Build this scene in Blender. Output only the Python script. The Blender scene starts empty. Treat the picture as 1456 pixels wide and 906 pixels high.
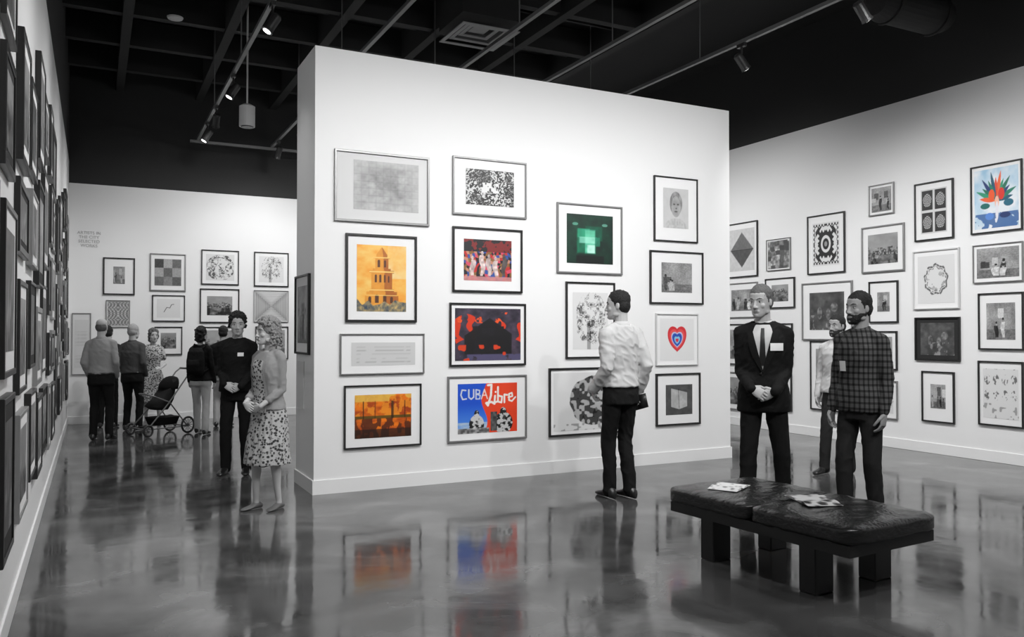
import bpy, math, random
import numpy as np
from mathutils import Vector, Matrix
from mathutils.bvhtree import BVHTree
random.seed(7); np.random.seed(7)
V3=Vector
COL=bpy.context.collection

# ------------------------------------------------------------------ camera
th=math.radians(27.0); ph=math.atan(20/1167)
cam=bpy.data.cameras.new('camera'); co=bpy.data.objects.new('camera',cam); COL.objects.link(co)
co.location=(0,0,1.5); cam.lens=36*1167/1456; co.rotation_euler=(math.pi/2+ph,0,-th)
bpy.context.scene.camera=co
bpy.context.scene.view_settings.view_transform='Standard'

# ------------------------------------------------------------------ materials
def lin(c):
    c=np.clip(np.asarray(c,dtype=float),0,1)
    return np.where(c<=.04045,c/12.92,((c+.055)/1.055)**2.4)
def mat(name,c,rough=.6,bump=0,bscale=60,metal=0,spec=.5):
    m=bpy.data.materials.new(name); m.use_nodes=True; nt=m.node_tree; p=nt.nodes['Principled BSDF']
    if not hasattr(c,'__len__'): c=(c,c,c)
    p.inputs['Base Color'].default_value=(*c,1); p.inputs['Roughness'].default_value=rough; p.inputs['Metallic'].default_value=metal
    p.inputs['Specular IOR Level'].default_value=spec
    if bump:
        tc=nt.nodes.new('ShaderNodeTexCoord'); n=nt.nodes.new('ShaderNodeTexNoise'); n.inputs['Scale'].default_value=bscale; n.inputs['Detail'].default_value=4
        b=nt.nodes.new('ShaderNodeBump'); b.inputs['Strength'].default_value=bump; b.inputs['Distance'].default_value=.01
        nt.links.new(tc.outputs['Object'],n.inputs['Vector']); nt.links.new(n.outputs[0],b.inputs['Height']); nt.links.new(b.outputs[0],p.inputs['Normal'])
    return m
def ramp(nt,stops,interp='LINEAR'):
    r=nt.nodes.new('ShaderNodeValToRGB'); cr=r.color_ramp; cr.interpolation=interp
    while len(cr.elements)<len(stops): cr.elements.new(.5)
    for e,(p,c) in zip(cr.elements,stops): e.position=p; e.color=(c,c,c,1)
    return r
def mat_floral(name,dark=.03,mid=.2,light=.55,scale=26,t=(.70,.84,1.0)):
    m=mat(name,.5,.8,spec=.15); nt=m.node_tree; p=nt.nodes['Principled BSDF']
    tc=nt.nodes.new('ShaderNodeTexCoord'); v=nt.nodes.new('ShaderNodeTexVoronoi'); v.inputs['Scale'].default_value=scale
    n=nt.nodes.new('ShaderNodeTexNoise'); n.inputs['Scale'].default_value=scale*.9; n.inputs['Detail'].default_value=3
    mx=nt.nodes.new('ShaderNodeMath'); mx.operation='ADD'
    nt.links.new(tc.outputs['Object'],v.inputs['Vector']); nt.links.new(tc.outputs['Object'],n.inputs['Vector'])
    nt.links.new(v.outputs['Distance'],mx.inputs[0]); nt.links.new(n.outputs[0],mx.inputs[1])
    r=ramp(nt,[(0,dark),(t[0],dark),(t[1],mid),(t[2],light)]); nt.links.new(mx.outputs[0],r.inputs[0]); nt.links.new(r.outputs[0],p.inputs['Base Color'])
    return m
def mat_plaid(name):
    m=mat(name,.05,.8,spec=.15); nt=m.node_tree; p=nt.nodes['Principled BSDF']; L=nt.links
    tc=nt.nodes.new('ShaderNodeTexCoord'); sp=nt.nodes.new('ShaderNodeSeparateXYZ'); L.new(tc.outputs['Object'],sp.inputs[0])
    def mth(op,a,b=None):
        q=nt.nodes.new('ShaderNodeMath'); q.operation=op
        if isinstance(a,(int,float)): q.inputs[0].default_value=a
        else: L.new(a,q.inputs[0])
        if b is not None:
            if isinstance(b,(int,float)): q.inputs[1].default_value=b
            else: L.new(b,q.inputs[1])
        return q.outputs[0]
    xy=mth('ADD',sp.outputs[0],sp.outputs[1])
    a=mth('LESS_THAN',mth('FRACT',mth('MULTIPLY',xy,22.0)),.38); b=mth('LESS_THAN',mth('FRACT',mth('MULTIPLY',sp.outputs[2],22.0)),.38)
    r=ramp(nt,[(0,.085),(.5,.032),(1,.010)]); L.new(mth('MULTIPLY',mth('ADD',a,b),.5),r.inputs[0]); L.new(r.outputs[0],p.inputs['Base Color'])
    return m
M={}
M['wall']=mat('white_wall_paint',.80,.6,.03,200)
M['trim']=mat('white_trim_paint',.80,.45)
M['upper']=mat('black_upper_wall_paint',.026,.8,.1,30)
M['ceil']=mat('black_ceiling_paint',.018,.85)
M['beam']=mat('dark_ceiling_beam',.018,.8)
M['track']=mat('track_metal',.18,.4,metal=.3)
M['fixture']=mat('fixture_black',.03,.4)
M['canwhite']=mat('fixture_white',.6,.4)
M['fr_black']=mat('frame_black',.012,.35)
M['fr_silver']=mat('frame_silver',.26,.35,metal=.4)
M['fr_white']=mat('frame_white',.60,.4)
M['mat']=mat('mat_board_white',.80,.8)
M['mat_lg']=mat('mat_board_pale',.66,.8)
M['mat_bk']=mat('mat_board_black',.015,.8)
m=mat('print_surface',.5,.45); a=m.node_tree.nodes.new('ShaderNodeAttribute'); a.attribute_name='Col'
m.node_tree.links.new(a.outputs['Color'],m.node_tree.nodes['Principled BSDF'].inputs['Base Color']); M['art']=m
# floor
m=mat('polished_concrete',.05,.12,spec=.6); nt=m.node_tree; p=nt.nodes['Principled BSDF']; L=nt.links
tc=nt.nodes.new('ShaderNodeTexCoord')
n1=nt.nodes.new('ShaderNodeTexNoise'); n1.inputs['Scale'].default_value=1.3; n1.inputs['Detail'].default_value=9; n1.inputs['Distortion'].default_value=.9
L.new(tc.outputs['Object'],n1.inputs['Vector']); r1=ramp(nt,[(.3,.028),(.5,.065),(.72,.16)]); L.new(n1.outputs[0],r1.inputs[0]); L.new(r1.outputs[0],p.inputs['Base Color'])
n2=nt.nodes.new('ShaderNodeTexNoise'); n2.inputs['Scale'].default_value=3; n2.inputs['Detail'].default_value=6; L.new(tc.outputs['Object'],n2.inputs['Vector'])
r2=ramp(nt,[(.3,.05),(.7,.16)]); L.new(n2.outputs[0],r2.inputs[0]); L.new(r2.outputs[0],p.inputs['Roughness'])
n3=nt.nodes.new('ShaderNodeTexNoise'); n3.inputs['Scale'].default_value=2.2; n3.inputs['Detail'].default_value=3; L.new(tc.outputs['Object'],n3.inputs['Vector'])
b=nt.nodes.new('ShaderNodeBump'); b.inputs['Strength'].default_value=.12; b.inputs['Distance'].default_value=.02; L.new(n3.outputs[0],b.inputs['Height']); L.new(b.outputs[0],p.inputs['Normal'])
M['floor']=m

# ------------------------------------------------------------------ mesh helpers
def mkobj(name,V,F,mats,fm=None,smooth=False,loc=(0,0,0),rotz=0,parent=None):
    me=bpy.data.meshes.new(name); me.from_pydata([tuple(v) for v in V],[],F)
    for q in mats: me.materials.append(q)
    if fm is not None: me.polygons.foreach_set('material_index',fm)
    if smooth is True: me.polygons.foreach_set('use_smooth',[True]*len(me.polygons))
    me.update(); ob=bpy.data.objects.new(name,me); COL.objects.link(ob); ob.location=loc; ob.rotation_euler=(0,0,rotz)
    if parent: ob.parent=parent
    return ob
class B:
    def __init__(s): s.v=[]; s.f=[]; s.m=[]
    def box(s,a,b,mi=0):
        k=len(s.v); x0,y0,z0=a; x1,y1,z1=b
        s.v+=[V3(q) for q in [(x0,y0,z0),(x1,y0,z0),(x1,y1,z0),(x0,y1,z0),(x0,y0,z1),(x1,y0,z1),(x1,y1,z1),(x0,y1,z1)]]
        s.f+=[tuple(k+i for i in q) for q in [(3,2,1,0),(4,5,6,7),(0,1,5,4),(1,2,6,5),(2,3,7,6),(3,0,4,7)]]; s.m+=[mi]*6
    def rings(s,rs,mi=0):
        k=len(s.v); n=len(rs[0])
        for r in rs: s.v+=r
        for i in range(len(rs)-1):
            for j in range(n):
                s.f.append((k+i*n+j,k+i*n+(j+1)%n,k+(i+1)*n+(j+1)%n,k+(i+1)*n+j)); s.m.append(mi)
        s.f.append(tuple(range(k+n-1,k-1,-1))); s.f.append(tuple(range(k+(len(rs)-1)*n,k+len(rs)*n))); s.m+=[mi,mi]
    def tube(s,pts,rad,seg=12,mi=0,cap=True):
        pts=[V3(p) for p in pts]
        if not hasattr(rad,'__len__'): rad=[rad]*len(pts)
        P=list(pts); Rr=list(rad)
        if cap:
            d0=(pts[0]-pts[1]).normalized(); d1=(pts[-1]-pts[-2]).normalized()
            P=[pts[0]+d0*rad[0]*.95,pts[0]+d0*rad[0]*.65]+P+[pts[-1]+d1*rad[-1]*.65,pts[-1]+d1*rad[-1]*.95]
            Rr=[rad[0]*.3,rad[0]*.76]+Rr+[rad[-1]*.76,rad[-1]*.3]
        rs=[]; ref=None
        for i,pt in enumerate(P):
            t=(P[min(i+1,len(P)-1)]-P[max(i-1,0)]).normalized()
            if ref is None: ref=V3((1,0,0)) if abs(t.x)<.8 else V3((0,1,0))
            x=(ref-t*ref.dot(t)).normalized(); y=t.cross(x); ref=x
            rs.append([pt+x*(Rr[i]*math.cos(2*math.pi*j/seg))+y*(Rr[i]*math.sin(2*math.pi*j/seg)) for j in range(seg)])
        s.rings(rs,mi)
    def ell(s,c,r,Mx=None,mi=0,nu=14,nv=9):
        if not hasattr(r,'__len__'): r=(r,r,r)
        c=V3(c); rs=[]
        for i in range(nv):
            a=math.pi*(i+.35)/(nv-.3); ring=[]
            for j in range(nu):
                b=2*math.pi*j/nu; p=V3((r[0]*math.sin(a)*math.cos(b),r[1]*math.sin(a)*math.sin(b),-r[2]*math.cos(a)))
                if Mx: p=Mx@p
                ring.append(c+p)
            rs.append(ring)
        s.rings(rs,mi)
    def stack(s,rows,seg=28,mi=0):
        rs=[]
        for (x,y,z,rx,ry,n) in rows:
            ring=[]
            for j in range(seg):
                a=2*math.pi*j/seg; c_,s_=math.cos(a),math.sin(a)
                ring.append(V3((x+rx*math.copysign(abs(c_)**(2/n),c_),y+ry*math.copysign(abs(s_)**(2/n),s_),z)))
            rs.append(ring)
        s.rings(rs,mi)
    def xf(s,Mx,st=0):
        for i in range(st,len(s.v)): s.v[i]=Mx@s.v[i]
    def obj(s,name,mats,**k): return mkobj(name,s.v,s.f,mats,s.m,**k)
def remesh(b,vox,smooth=3):
    me=bpy.data.meshes.new('t'); me.from_pydata([tuple(v) for v in b.v],[],b.f); ob=bpy.data.objects.new('t',me); COL.objects.link(ob)
    m=ob.modifiers.new('r','REMESH'); m.mode='VOXEL'; m.voxel_size=vox
    if smooth: q=ob.modifiers.new('s','SMOOTH'); q.factor=.5; q.iterations=smooth
    dg=bpy.context.evaluated_depsgraph_get(); dg.update(); me2=bpy.data.meshes.new_from_object(ob.evaluated_get(dg))
    n=len(me2.vertices); V=np.empty(n*3); me2.vertices.foreach_get('co',V); N=np.empty(n*3); me2.vertices.foreach_get('normal',N)
    F=[tuple(p.vertices) for p in me2.polygons]
    bpy.data.objects.remove(ob); bpy.data.meshes.remove(me); bpy.data.meshes.remove(me2)
    return V.reshape(-1,3),N.reshape(-1,3),F
def h2(i,j,s): n=np.sin(i*127.1+j*311.7+s*74.7)*43758.5453; return n-np.floor(n)
def vn(x,y,s=0):
    i=np.floor(x); j=np.floor(y); fx=x-i; fy=y-j; fx=fx*fx*(3-2*fx); fy=fy*fy*(3-2*fy)
    return (h2(i,j,s)*(1-fx)+h2(i+1,j,s)*fx)*(1-fy)+(h2(i,j+1,s)*(1-fx)+h2(i+1,j+1,s)*fx)*fy
def fbm(x,y,s=0,o=4):
    t=0;a=.5;n=0
    for k in range(o): t=t+a*vn(x*2**k,y*2**k,s+k); n+=a; a*=.5
    return t/n
def vn3(x,y,z,s=0):
    k=np.floor(z); f=z-k; f=f*f*(3-2*f)
    return vn(x+k*17.3,y+k*9.1,s)*(1-f)+vn(x+(k+1)*17.3,y+(k+1)*9.1,s)*f

# ------------------------------------------------------------------ room
def room_box(name,a,b,m_):
    o=B(); o.box(a,b); return o.obj(name,[m_])
room_box('wall_centre',(1.82,7.61,0),(6.82,8.36,4.18),M['wall'])
room_box('wall_left',(-.58,-3,0),(-.38,15.4,4.3),M['wall'])
room_box('wall_far',(-.38,15.2,0),(9.3,15.4,3.95),M['wall'])
room_box('wall_right',(9.3,-3,0),(9.5,15.4,4.5),M['wall'])
room_box('wall_back',(-.58,-3.2,0),(9.5,-3,4.3),M['wall'])
room_box('wall_upper_left',(-.58,-3,4.3),(-.38,15.4,6),M['upper'])
room_box('wall_upper_far',(-.38,15.2,3.95),(9.3,15.4,6),M['upper'])
room_box('wall_upper_right',(9.3,-3,4.5),(9.5,15.4,6),M['upper'])
room_box('wall_upper_back',(-.58,-3.2,4.3),(9.5,-3,6),M['upper'])
room_box('floor',(-.58,-3.2,-.1),(9.5,15.4,0),M['floor'])
room_box('ceiling',(-.58,-3.2,6),(9.5,15.4,6.1),M['ceil'])
def trim(name,a,b):
    o=B(); o.box(a,b); ob=o.obj(name,[M['trim']]); md=ob.modifiers.new('b','BEVEL'); md.width=.004; md.segments=2
t=.014; hh=.13
o=B(); o.box((1.82-t,7.61-t,0),(6.82+t,7.61,hh)); o.box((1.82-t,7.61,0),(1.82,8.36,hh)); o.box((6.82,7.61,0),(6.82+t,8.36,hh)); o.box((1.82-t,8.36,0),(6.82+t,8.36+t,hh)); o.obj('baseboard_centre',[M['trim']])
trim('baseboard_left',(-.38,-3,0),(-.38+t,15.2,hh)); trim('baseboard_far',(-.38+t,15.2-t,0),(9.3-t,15.2,hh)); trim('baseboard_right',(9.3-t,-3,0),(9.3,15.2,hh))

# ceiling grid, tracks, fixtures
o=B()
for i in range(6): o.box((.3+i*1.25,-3,5.55),(.42+i*1.25,15.2,6))
for i in range(14): o.box((-.38,-2.4+i*1.27,5.6),(6.6,-2.28+i*1.27,5.98))
for i in range(28):
    if i%2: o.box((-.38,-2.4+i*.635,5.8),(6.6,-2.36+i*.635,5.98))
o.obj('ceiling_grid',[M['beam']])
tx=[1.52,2.72,3.96,5.13,6.37]
for i,x in enumerate(tx):
    o=B(); o.box((x-.022,-2.5,4.70),(x+.022,14.5,4.74))
    for y in np.arange(-2,14.6,2.4): o.tube([(x,y,4.74),(x,y,6.0)],.008,6,cap=False)
    o.obj('lighting_track',[M['track']])
o=B(); o.box((1.4,14.48,4.66),(6.5,14.53,4.70)); o.obj('lighting_track',[M['track']])
def spotlight(x,y,z,tgt,p,size=125,fix=True,rad=.06):
    l=bpy.data.lights.new('lamp','SPOT'); l.energy=p; l.spot_size=math.radians(size); l.spot_blend=1; l.shadow_soft_size=rad
    d=(V3(tgt)-V3((x,y,z))).normalized()
    em=bpy.data.objects.new('track_spotlight',None); COL.objects.link(em); em.location=(x,y,z)
    lo=bpy.data.objects.new('lamp',l); COL.objects.link(lo); lo.parent=em; lo.location=d*.13; lo.rotation_euler=d.to_track_quat('-Z','Y').to_euler()
    b_=B(); b_.tube([d*-.10,d*-.08,d*.07,d*.10],[.035,.05,.05,.058],16,cap=False); b_.tube([V3((0,0,4.698-z)),V3((0,0,0))],.012,8,cap=False); b_.box((-.02,-.06,4.66-z),(.02,.06,4.698-z)); 
    b_.tube([d*.101,d*.104],[.04,.04],16,mi=1,cap=False)
    b_.obj('can',[M['fixture'],M['lens']],parent=em)
M['lens']=mat('lamp_lens',.9,.3); pp=M['lens'].node_tree.nodes['Principled BSDF']; pp.inputs['Emission Color'].default_value=(1,1,1,1); pp.inputs['Emission Strength'].default_value=4
P0=200
for x,y in ((1.52,4.4),(2.72,4.4),(3.96,4.4),(5.13,4.4),(6.37,4.4)): spotlight(x,y,4.5,(x*1.05-.1,7.6,.9),P0*.80)
for y in (1.5,3.5,5.3,6.9): spotlight(6.37,y,4.5,(9.3,y-.2,1.1),P0*.95,100 if y>6 else 125)
for y in (9.2,11.0,13.4): spotlight(6.37,y,4.5,(9.3,y,1.2),P0)
for x in tx: spotlight(x,12.2,4.5,(x,15.2,1.2),P0*.72)
for y in (1.0,3.2,5.6,8.1,10.6,13.2): spotlight(1.52,y,4.5,(-.38,y,1.3),P0*.62)
spotlight(2.72,13.9,4.5,(2.3,15.2,2.0),40)
for x,y in ((3.96,.5),(2.72,1.5),(5.13,1.5)): spotlight(x,y,4.5,(x+.5,y+4,.9),P0*1.25)  # unseen spots added as frontal fill on the visitors and their faces

o=B(); o.tube([(0,0,-.13),(0,0,.13)],[.1,.1],24,cap=False); o.tube([(0,0,.13),(0,0,1.7)],.012,8,cap=False); o.tube([(0,0,.13),(0,0,.16)],[.1,.05],24,cap=False); o.tube([(0,0,-.14),(0,0,-.13)],[.08,.08],24,mi=1,cap=False)
o.obj('pendant_downlight',[M['canwhite'],M['fixture']],loc=(1.75,11,4.3))
o=B(); w=.38
for k in range(4):
    q=w-k*.09; z=k*.03
    for a,b_ in (((-q,-q,z),(q,-q+.05,z+.012)),((-q,q-.05,z),(q,q,z+.012)),((-q,-q+.05,z),(-q+.05,q-.05,z+.012)),((q-.05,-q+.05,z),(q,q-.05,z+.012))): o.box(a,b_)
o.box((-.06,-.06,.09),(.06,.06,.10)); o.box((-w,-w,.13),(w,w,.42),1)
o.obj('air_vent',[mat('vent_grey',.3,.5),M['beam']],loc=(4.25,9.25,5.18))
o=B(); o.tube([(-.42,0,0),(.42,0,0)],.22,28)
for k in (-.40,.36): o.tube([(k,0,0),(k+.03,0,0)],.24,28,cap=False)
o.tube([(-.3,0,.2),(-.3,0,.86)],.015,8); o.tube([(.3,0,.2),(.3,0,.86)],.015,8)
o.obj('air_duct',[M['ceil']],loc=(8.1,6.1,5.12))
o=B(); o.stack([(0,0,-.03,.05,.05,2),(0,0,-.02,.09,.09,2),(0,0,0,.1,.1,2)]); o.obj('smoke_detector',[M['canwhite']],loc=(.9,11.3,5.55))

# ------------------------------------------------------------------ art painters (u right, v up) -> sRGB
def G(x): x=np.clip(x,0,1); return np.stack([x,x,x],-1)
def C(U,c): return np.ones(U.shape+(3,))*np.array(c,float)
def mix(a,b,m): m=np.clip(m,0,1)[...,None]; return a*(1-m)+b*m
def seg(U,V,pts,w,asp=1):
    d=np.full(U.shape,9.)
    for (x0,y0),(x1,y1) in zip(pts[:-1],pts[1:]):
        dx,dy=(x1-x0)*asp,y1-y0; L_=dx*dx+dy*dy+1e-9; t=np.clip(((U-x0)*asp*dx+(V-y0)*dy)/L_,0,1)
        d=np.minimum(d,np.hypot((U-x0)*asp-t*dx,V-y0-t*dy))
    return (d<w).astype(float)
def ell(U,V,x,y,a,b): return (((U-x)/a)**2+((V-y)/b)**2<1).astype(float)
def blur(U,V,s): return G(.76-.42*fbm(U*7,V*6,s)*np.clip(1.25-2.2*np.maximum(abs(U-.5),abs(V-.5))**1.2,0,1)+.06*vn(U*30,V*24,s)-.05*((U*9%1<.12)|(V*7%1<.12)))
def dense(U,V,s):
    a=(vn(U*46,V*34,s)>.5)*.75+.08; b=np.where((vn(U*7,V*5,s+3)>.6),.12+.5*(vn(U*60,V*50,s)>.62),a); return G(np.where((abs(U-.5)<.18)&(abs(V-.5)<.14)&(vn(U*22,V*13,s)>.4),.9,b))
def tower(U,V,s):
    im=mix(C(U,(.98,.62,.16)),C(U,(1,.83,.45)),fbm(U*4,V*9,1)*1.6-.3)
    im=mix(im,C(U,(.97,.88,.68)),(U>.62)*(V>.5)*.6*fbm(U*6,V*6,3)*1.5)
    hw=np.select([V<.10,V<.24,V<.30,V<.34,V<.58,V<.62,V<.65,V<.80,V<.82,V<.86,V<.97],[0,.34,.31,.25,.21,.25,.18,.135,.17,.11,np.clip((.98-V)*.9,0,1)],0)
    x=U-.5; body=(abs(x)<hw)
    bc=mix(C(U,(.95,.64,.20)),C(U,(.66,.34,.08)),(x>hw*.25)*.7+.35*fbm(U*16,V*16,5)-.1)
    im=np.where(body[...,None],bc,im)
    for (cx,y0,y1,w_) in ((-.06,.67,.76,.026),(.065,.67,.76,.020),(-.12,.44,.54,.022),(-.03,.44,.54,.022),(.06,.44,.54,.018),(.14,.44,.53,.014),(-.24,.13,.20,.03),(-.10,.13,.22,.04),(.06,.13,.22,.035),(.20,.13,.20,.03)):
        im=np.where((((abs(x-cx)<w_)&(V>y0)&(V<y1))|(ell(U,V,cx+.5,y1,w_,w_*.9)>0))[...,None],C(U,(.34,.18,.08)),im)
    im=np.where(((abs(V-.60)<.010)|(abs(V-.325)<.008)|(abs(V-.815)<.008)|(abs(V-.245)<.006))[...,None]&body[...,None],C(U,(1,.82,.45)),im)
    g=(V<.08+.12*vn(U*9,U*0,2)); im=np.where(g[...,None],mix(C(U,(.20,.26,.34)),C(U,(.85,.72,.45)),fbm(U*18,V*18,4)*1.7-.4),im)
    return im
def lines(U,V,s): return G(.84-.12*((V*14)%1<.18)*(abs(V-.5)<.36)*(abs(U-.5)<.42)*(vn(U*12,V*3,s)>.3))
def autumn(U,V,s):
    n=fbm(U*7,V*10,2); im=mix(C(U,(.98,.50,.05)),C(U,(.62,.20,.02)),n*1.8-.5)
    im=mix(im,C(U,(.98,.60,.14)),(V>.5)*(fbm(U*16,V*8,5)>.5)*.8); im=mix(im,C(U,(.95,.78,.35)),(V>.84)*.8*(vn(U*6,V*6,3)>.35)); im=mix(im,C(U,(.30,.28,.05)),(abs(V-.48)<.035)*.8)
    im=mix(im,C(U,(.30,.12,.02)),((V<.45)&(fbm(U*14,V*5,8)>.48))*.8); im=mix(im,C(U,(.10,.05,.02)),((V<.2)*.75*(1-V))); 
    im=mix(im,C(U,(.15,.08,.03)),((vn(U*34,U*0,3)>.80)&(V>.45)&(V<.85))*.7); return im
def circus(U,V,s):
    pal=np.array([(.12,.10,.14),(.75,.16,.14),(.18,.32,.62),(.78,.55,.45),(.10,.08,.12),(.85,.30,.40),(.55,.38,.20)])
    i=(h2(np.floor(U*17+vn(V*7,U*5,2)*2),np.floor(V*13+vn(U*9,V*3,4)*2),3)*7).astype(int)%7; im=pal[i]
    im=np.where((V>.70)[...,None],mix(C(U,(.10,.09,.11)),C(U,(.50,.12,.12)),(fbm(U*9,V*9,2)>.55)*1.0),im)
    for (x,c,h_) in ((.18,.85,.5),(.38,.92,.62),(.52,.80,.55),(.66,.9,.5),(.84,.35,.58)):
        sh=.05*np.clip(1.15-abs(V-h_*.7)*2,.4,1.1); im=np.where(((abs(U-x-.02*np.sin(V*14+x*9))<sh)&(V>.12)&(V<h_)|(ell(U,V,x,h_+.05,.028,.045)>0))[...,None],C(U,(c,c*.9,c*.88))*(.75+.4*vn(U*24,V*18,3)[...,None]),im)
    return np.clip(mix(im,C(U,(.82,.55,.55)),(V<.10)*.9),0,1)
def fire(U,V,s):
    im=mix(C(U,(.13,.12,.17)),C(U,(.32,.27,.34)),fbm(U*10,V*10,1)*1.6-.3)
    im=mix(im,C(U,(.86,.22,.08)),((abs(V-.55-.1*np.sin(U*9))<.24)&(vn(U*13+2*vn(V*6,U*3,1),V*6,7)>.66)&(abs(U-.5)>.2))*1.0)
    im=mix(im,C(U,(.95,.34,.12)),((V>.72)&(V<.93)&(vn(U*13,V*7+2*vn(U*9,V*4,1),9)>.70)&(fbm(U*30,V*20,2)>.4))*1.0)
    k=((V<.82-.9*abs(U-.52))&(abs(U-.5)<.36)&(V>.12))|((abs(U-.5)<.24)&(V<.66)&(V>.40)); im=mix(im,C(U,(.045,.04,.055)),k*.94)
    im=mix(im,C(U,(.10,.09,.12)),(k&(fbm(U*9,V*9,5)>.55))*.7)
    im=mix(im,C(U,(.34,.32,.46)),(V<.12)*(fbm(U*10,V*6,3)>.4)*.9); im=mix(im,C(U,(.85,.25,.10)),((V<.3)&(vn(U*15,V*8,12)>.76))*1.0); return im
def cuba(U,V,s):
    A=1.25; im=mix(C(U,(.10,.33,.82)),C(U,(.35,.60,.95)),(V<.6)*(1.2-V*2)); im=mix(im,C(U,(.72,.80,.88)),((V<.22)&(U<.5))*.8*fbm(U*9,V*20,3)*1.6)
    red=U>.44+.05*np.sin(V*7); im=np.where(red[...,None],C(U,(.93,.27,.13)),im)
    W=C(U,(.96,.95,.93))
    im=mix(im,W,seg(U,V,[(.13,.87),(.07,.88),(.05,.78),(.08,.69),(.14,.70)],.014,A)*.85); im=mix(im,W,seg(U,V,[(.18,.88),(.18,.73),(.22,.69),(.26,.73),(.26,.88)],.014,A)*.85)
    im=mix(im,W,seg(U,V,[(.30,.69),(.30,.88),(.36,.86),(.36,.80),(.30,.79),(.37,.76),(.36,.69),(.30,.69)],.012,A)*.85); im=mix(im,W,seg(U,V,[(.39,.69),(.44,.88),(.49,.69)],.012,A)*.85); im=mix(im,W,seg(U,V,[(.41,.76),(.47,.76)],.010,A)*.85)
    im=mix(im,W,seg(U,V,[(.50,.96),(.56,.97),(.55,.75),(.50,.55),(.47,.60),(.56,.62),(.61,.58)],.022,A)); im=mix(im,W,seg(U,V,[(.62,.74),(.61,.60),(.65,.62)],.02,A)); im=mix(im,W,ell(U,V,.63,.82,.015,.02))
    im=mix(im,W,seg(U,V,[(.67,.92),(.67,.62),(.73,.60),(.74,.72),(.68,.74)],.018,A)); im=mix(im,W,seg(U,V,[(.78,.60),(.78,.76),(.83,.75)],.018,A)); im=mix(im,W,seg(U,V,[(.85,.70),(.92,.72),(.91,.79),(.86,.77),(.86,.64),(.91,.62),(.97,.70)],.016,A))
    for (x,w_,hh_) in ((.31,.10,.40),(.76,.13,.44)):
        g=fbm(U*22,V*22,int(x*9)); b_=(ell(U,V,x,hh_*.42,w_*1.25,hh_*.5)>0)|(ell(U,V,x,hh_*.95,w_*.42,.085)>0)
        im=np.where(b_[...,None],G(np.where(g>.52,.82,.12)),im)
    im=np.where(((abs(U-.60)<.055)&(V<.42)&(V>.03))[...,None],G(.15+.3*vn(U*40,V*20,2)),im); im=np.where(((V<.10)&(U<.52))[...,None],G(.25+.6*vn(U*30,V*20,1)),im)
    return im
def green(U,V,s):
    im=mix(C(U,(.02,.09,.07)),C(U,(.03,.28,.20)),fbm(U*5,V*5,1)*1.2-.1)
    for (x,y,a,b_,c) in ((.42,.45,.22,.26,(.05,.50,.36)),(.58,.62,.2,.16,(.04,.38,.28)),(.36,.62,.14,.1,(.18,.66,.50)),(.5,.45,.12,.26,(.45,.85,.70)),(.45,.48,.20,.07,(.62,.92,.82)),(.52,.30,.09,.09,(.80,.97,.92)),(.66,.45,.06,.1,(.10,.52,.40))):
        im=mix(im,C(U,c),np.clip((1-np.maximum(abs(U-x)/a,abs(V-y)/b_))*5,0,.85)*(.75+.4*vn(U*14,V*14,4)))
    im=mix(im,C(U,(.01,.05,.04)),((V<.16)&(abs(U-.5)<.3))*.9); im=mix(im,C(U,(.55,.85,.75)),ell(U,V,.18,.8,.06,.03)*.6); im=mix(im,C(U,(.6,.9,.8)),ell(U,V,.82,.8,.06,.03)*.6); return im
def treeink(U,V,s):
    n=fbm(U*14,V*14,s); k=((abs(n-.5)<.03)|(n>.64))&(((U-.5)/.42)**2+((V-.55)/.45)**2<1.0+.5*(vn(U*8,V*8,2)-.5)); return G(np.where(k,.25+.3*vn(U*30,V*30,2),.90)-.25*((abs(U-.45)<.05)&(V<.5)))
def cells(U,V,s):
    x=U-.60; y=V-.52; r=np.hypot(x*1.15,y); n=vn(U*26,V*20,s); e=r<.40+.05*vn(np.arctan2(y,x)*3,r*0,2)
    g=np.where(n>.45,.72,.26)-.3*(abs(n-.45)<.07); return G(np.where(e,g,.90-.25*((V<.12)&(n>.6))))
def portrait(U,V,s):
    g=.84-.06*fbm(U*6,V*6,s); g=g-.22*ell(U,V,.5,.55,.20,.27)*(fbm(U*8,V*8,s)+.2); g=g-.30*(ell(U,V,.43,.60,.045,.02)+ell(U,V,.58,.60,.045,.02)+ell(U,V,.5,.42,.07,.018)+ell(U,V,.51,.5,.03,.02))
    hair=(ell(U,V,.5,.62,.25,.30)>0)&~(ell(U,V,.5,.53,.19,.28)>0); g=g-.26*hair*(.4+vn(U*30,V*8,s)); return G(g-.12*ell(U,V,.5,.05,.42,.2)*vn(U*20,V*20,s))
def people(U,V,s):
    r=random.Random(s); g=.42+.35*fbm(U*3,V*3,s); g=np.where(V<.28,.30+.3*fbm(U*8,V*14,s+1),g)
    for k in range(3):
        x0=r.uniform(0,.8); y0=r.uniform(.3,.6); g=np.where((U>x0)&(U<x0+r.uniform(.1,.3))&(V>y0)&(V<y0+r.uniform(.15,.4)),r.uniform(.15,.9),g)
    for k in range(r.randint(2,5)):
        x=r.uniform(.12,.88); h=r.uniform(.30,.55); w_=r.uniform(.05,.09); c=r.choice([.08,.15,.85,.7,.3]); sh=w_*np.clip(1.1-abs(V-h*.75)*1.6,.35,1.1)
        g=np.where((abs(U-x-.02*np.sin(V*12+k))<sh)&(V<h)&(V>.06),c+.2*(vn(U*25,V*18,k)-.5),g); g=np.where(ell(U,V,x,h+.055,.032,.055)>0,r.choice([.25,.55,.7]),g); g=np.where(ell(U,V,x,h+.085,.034,.034)>0,.1,g)
    return G(g+.14*(vn(U*40,V*40,s)-.5))
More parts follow.
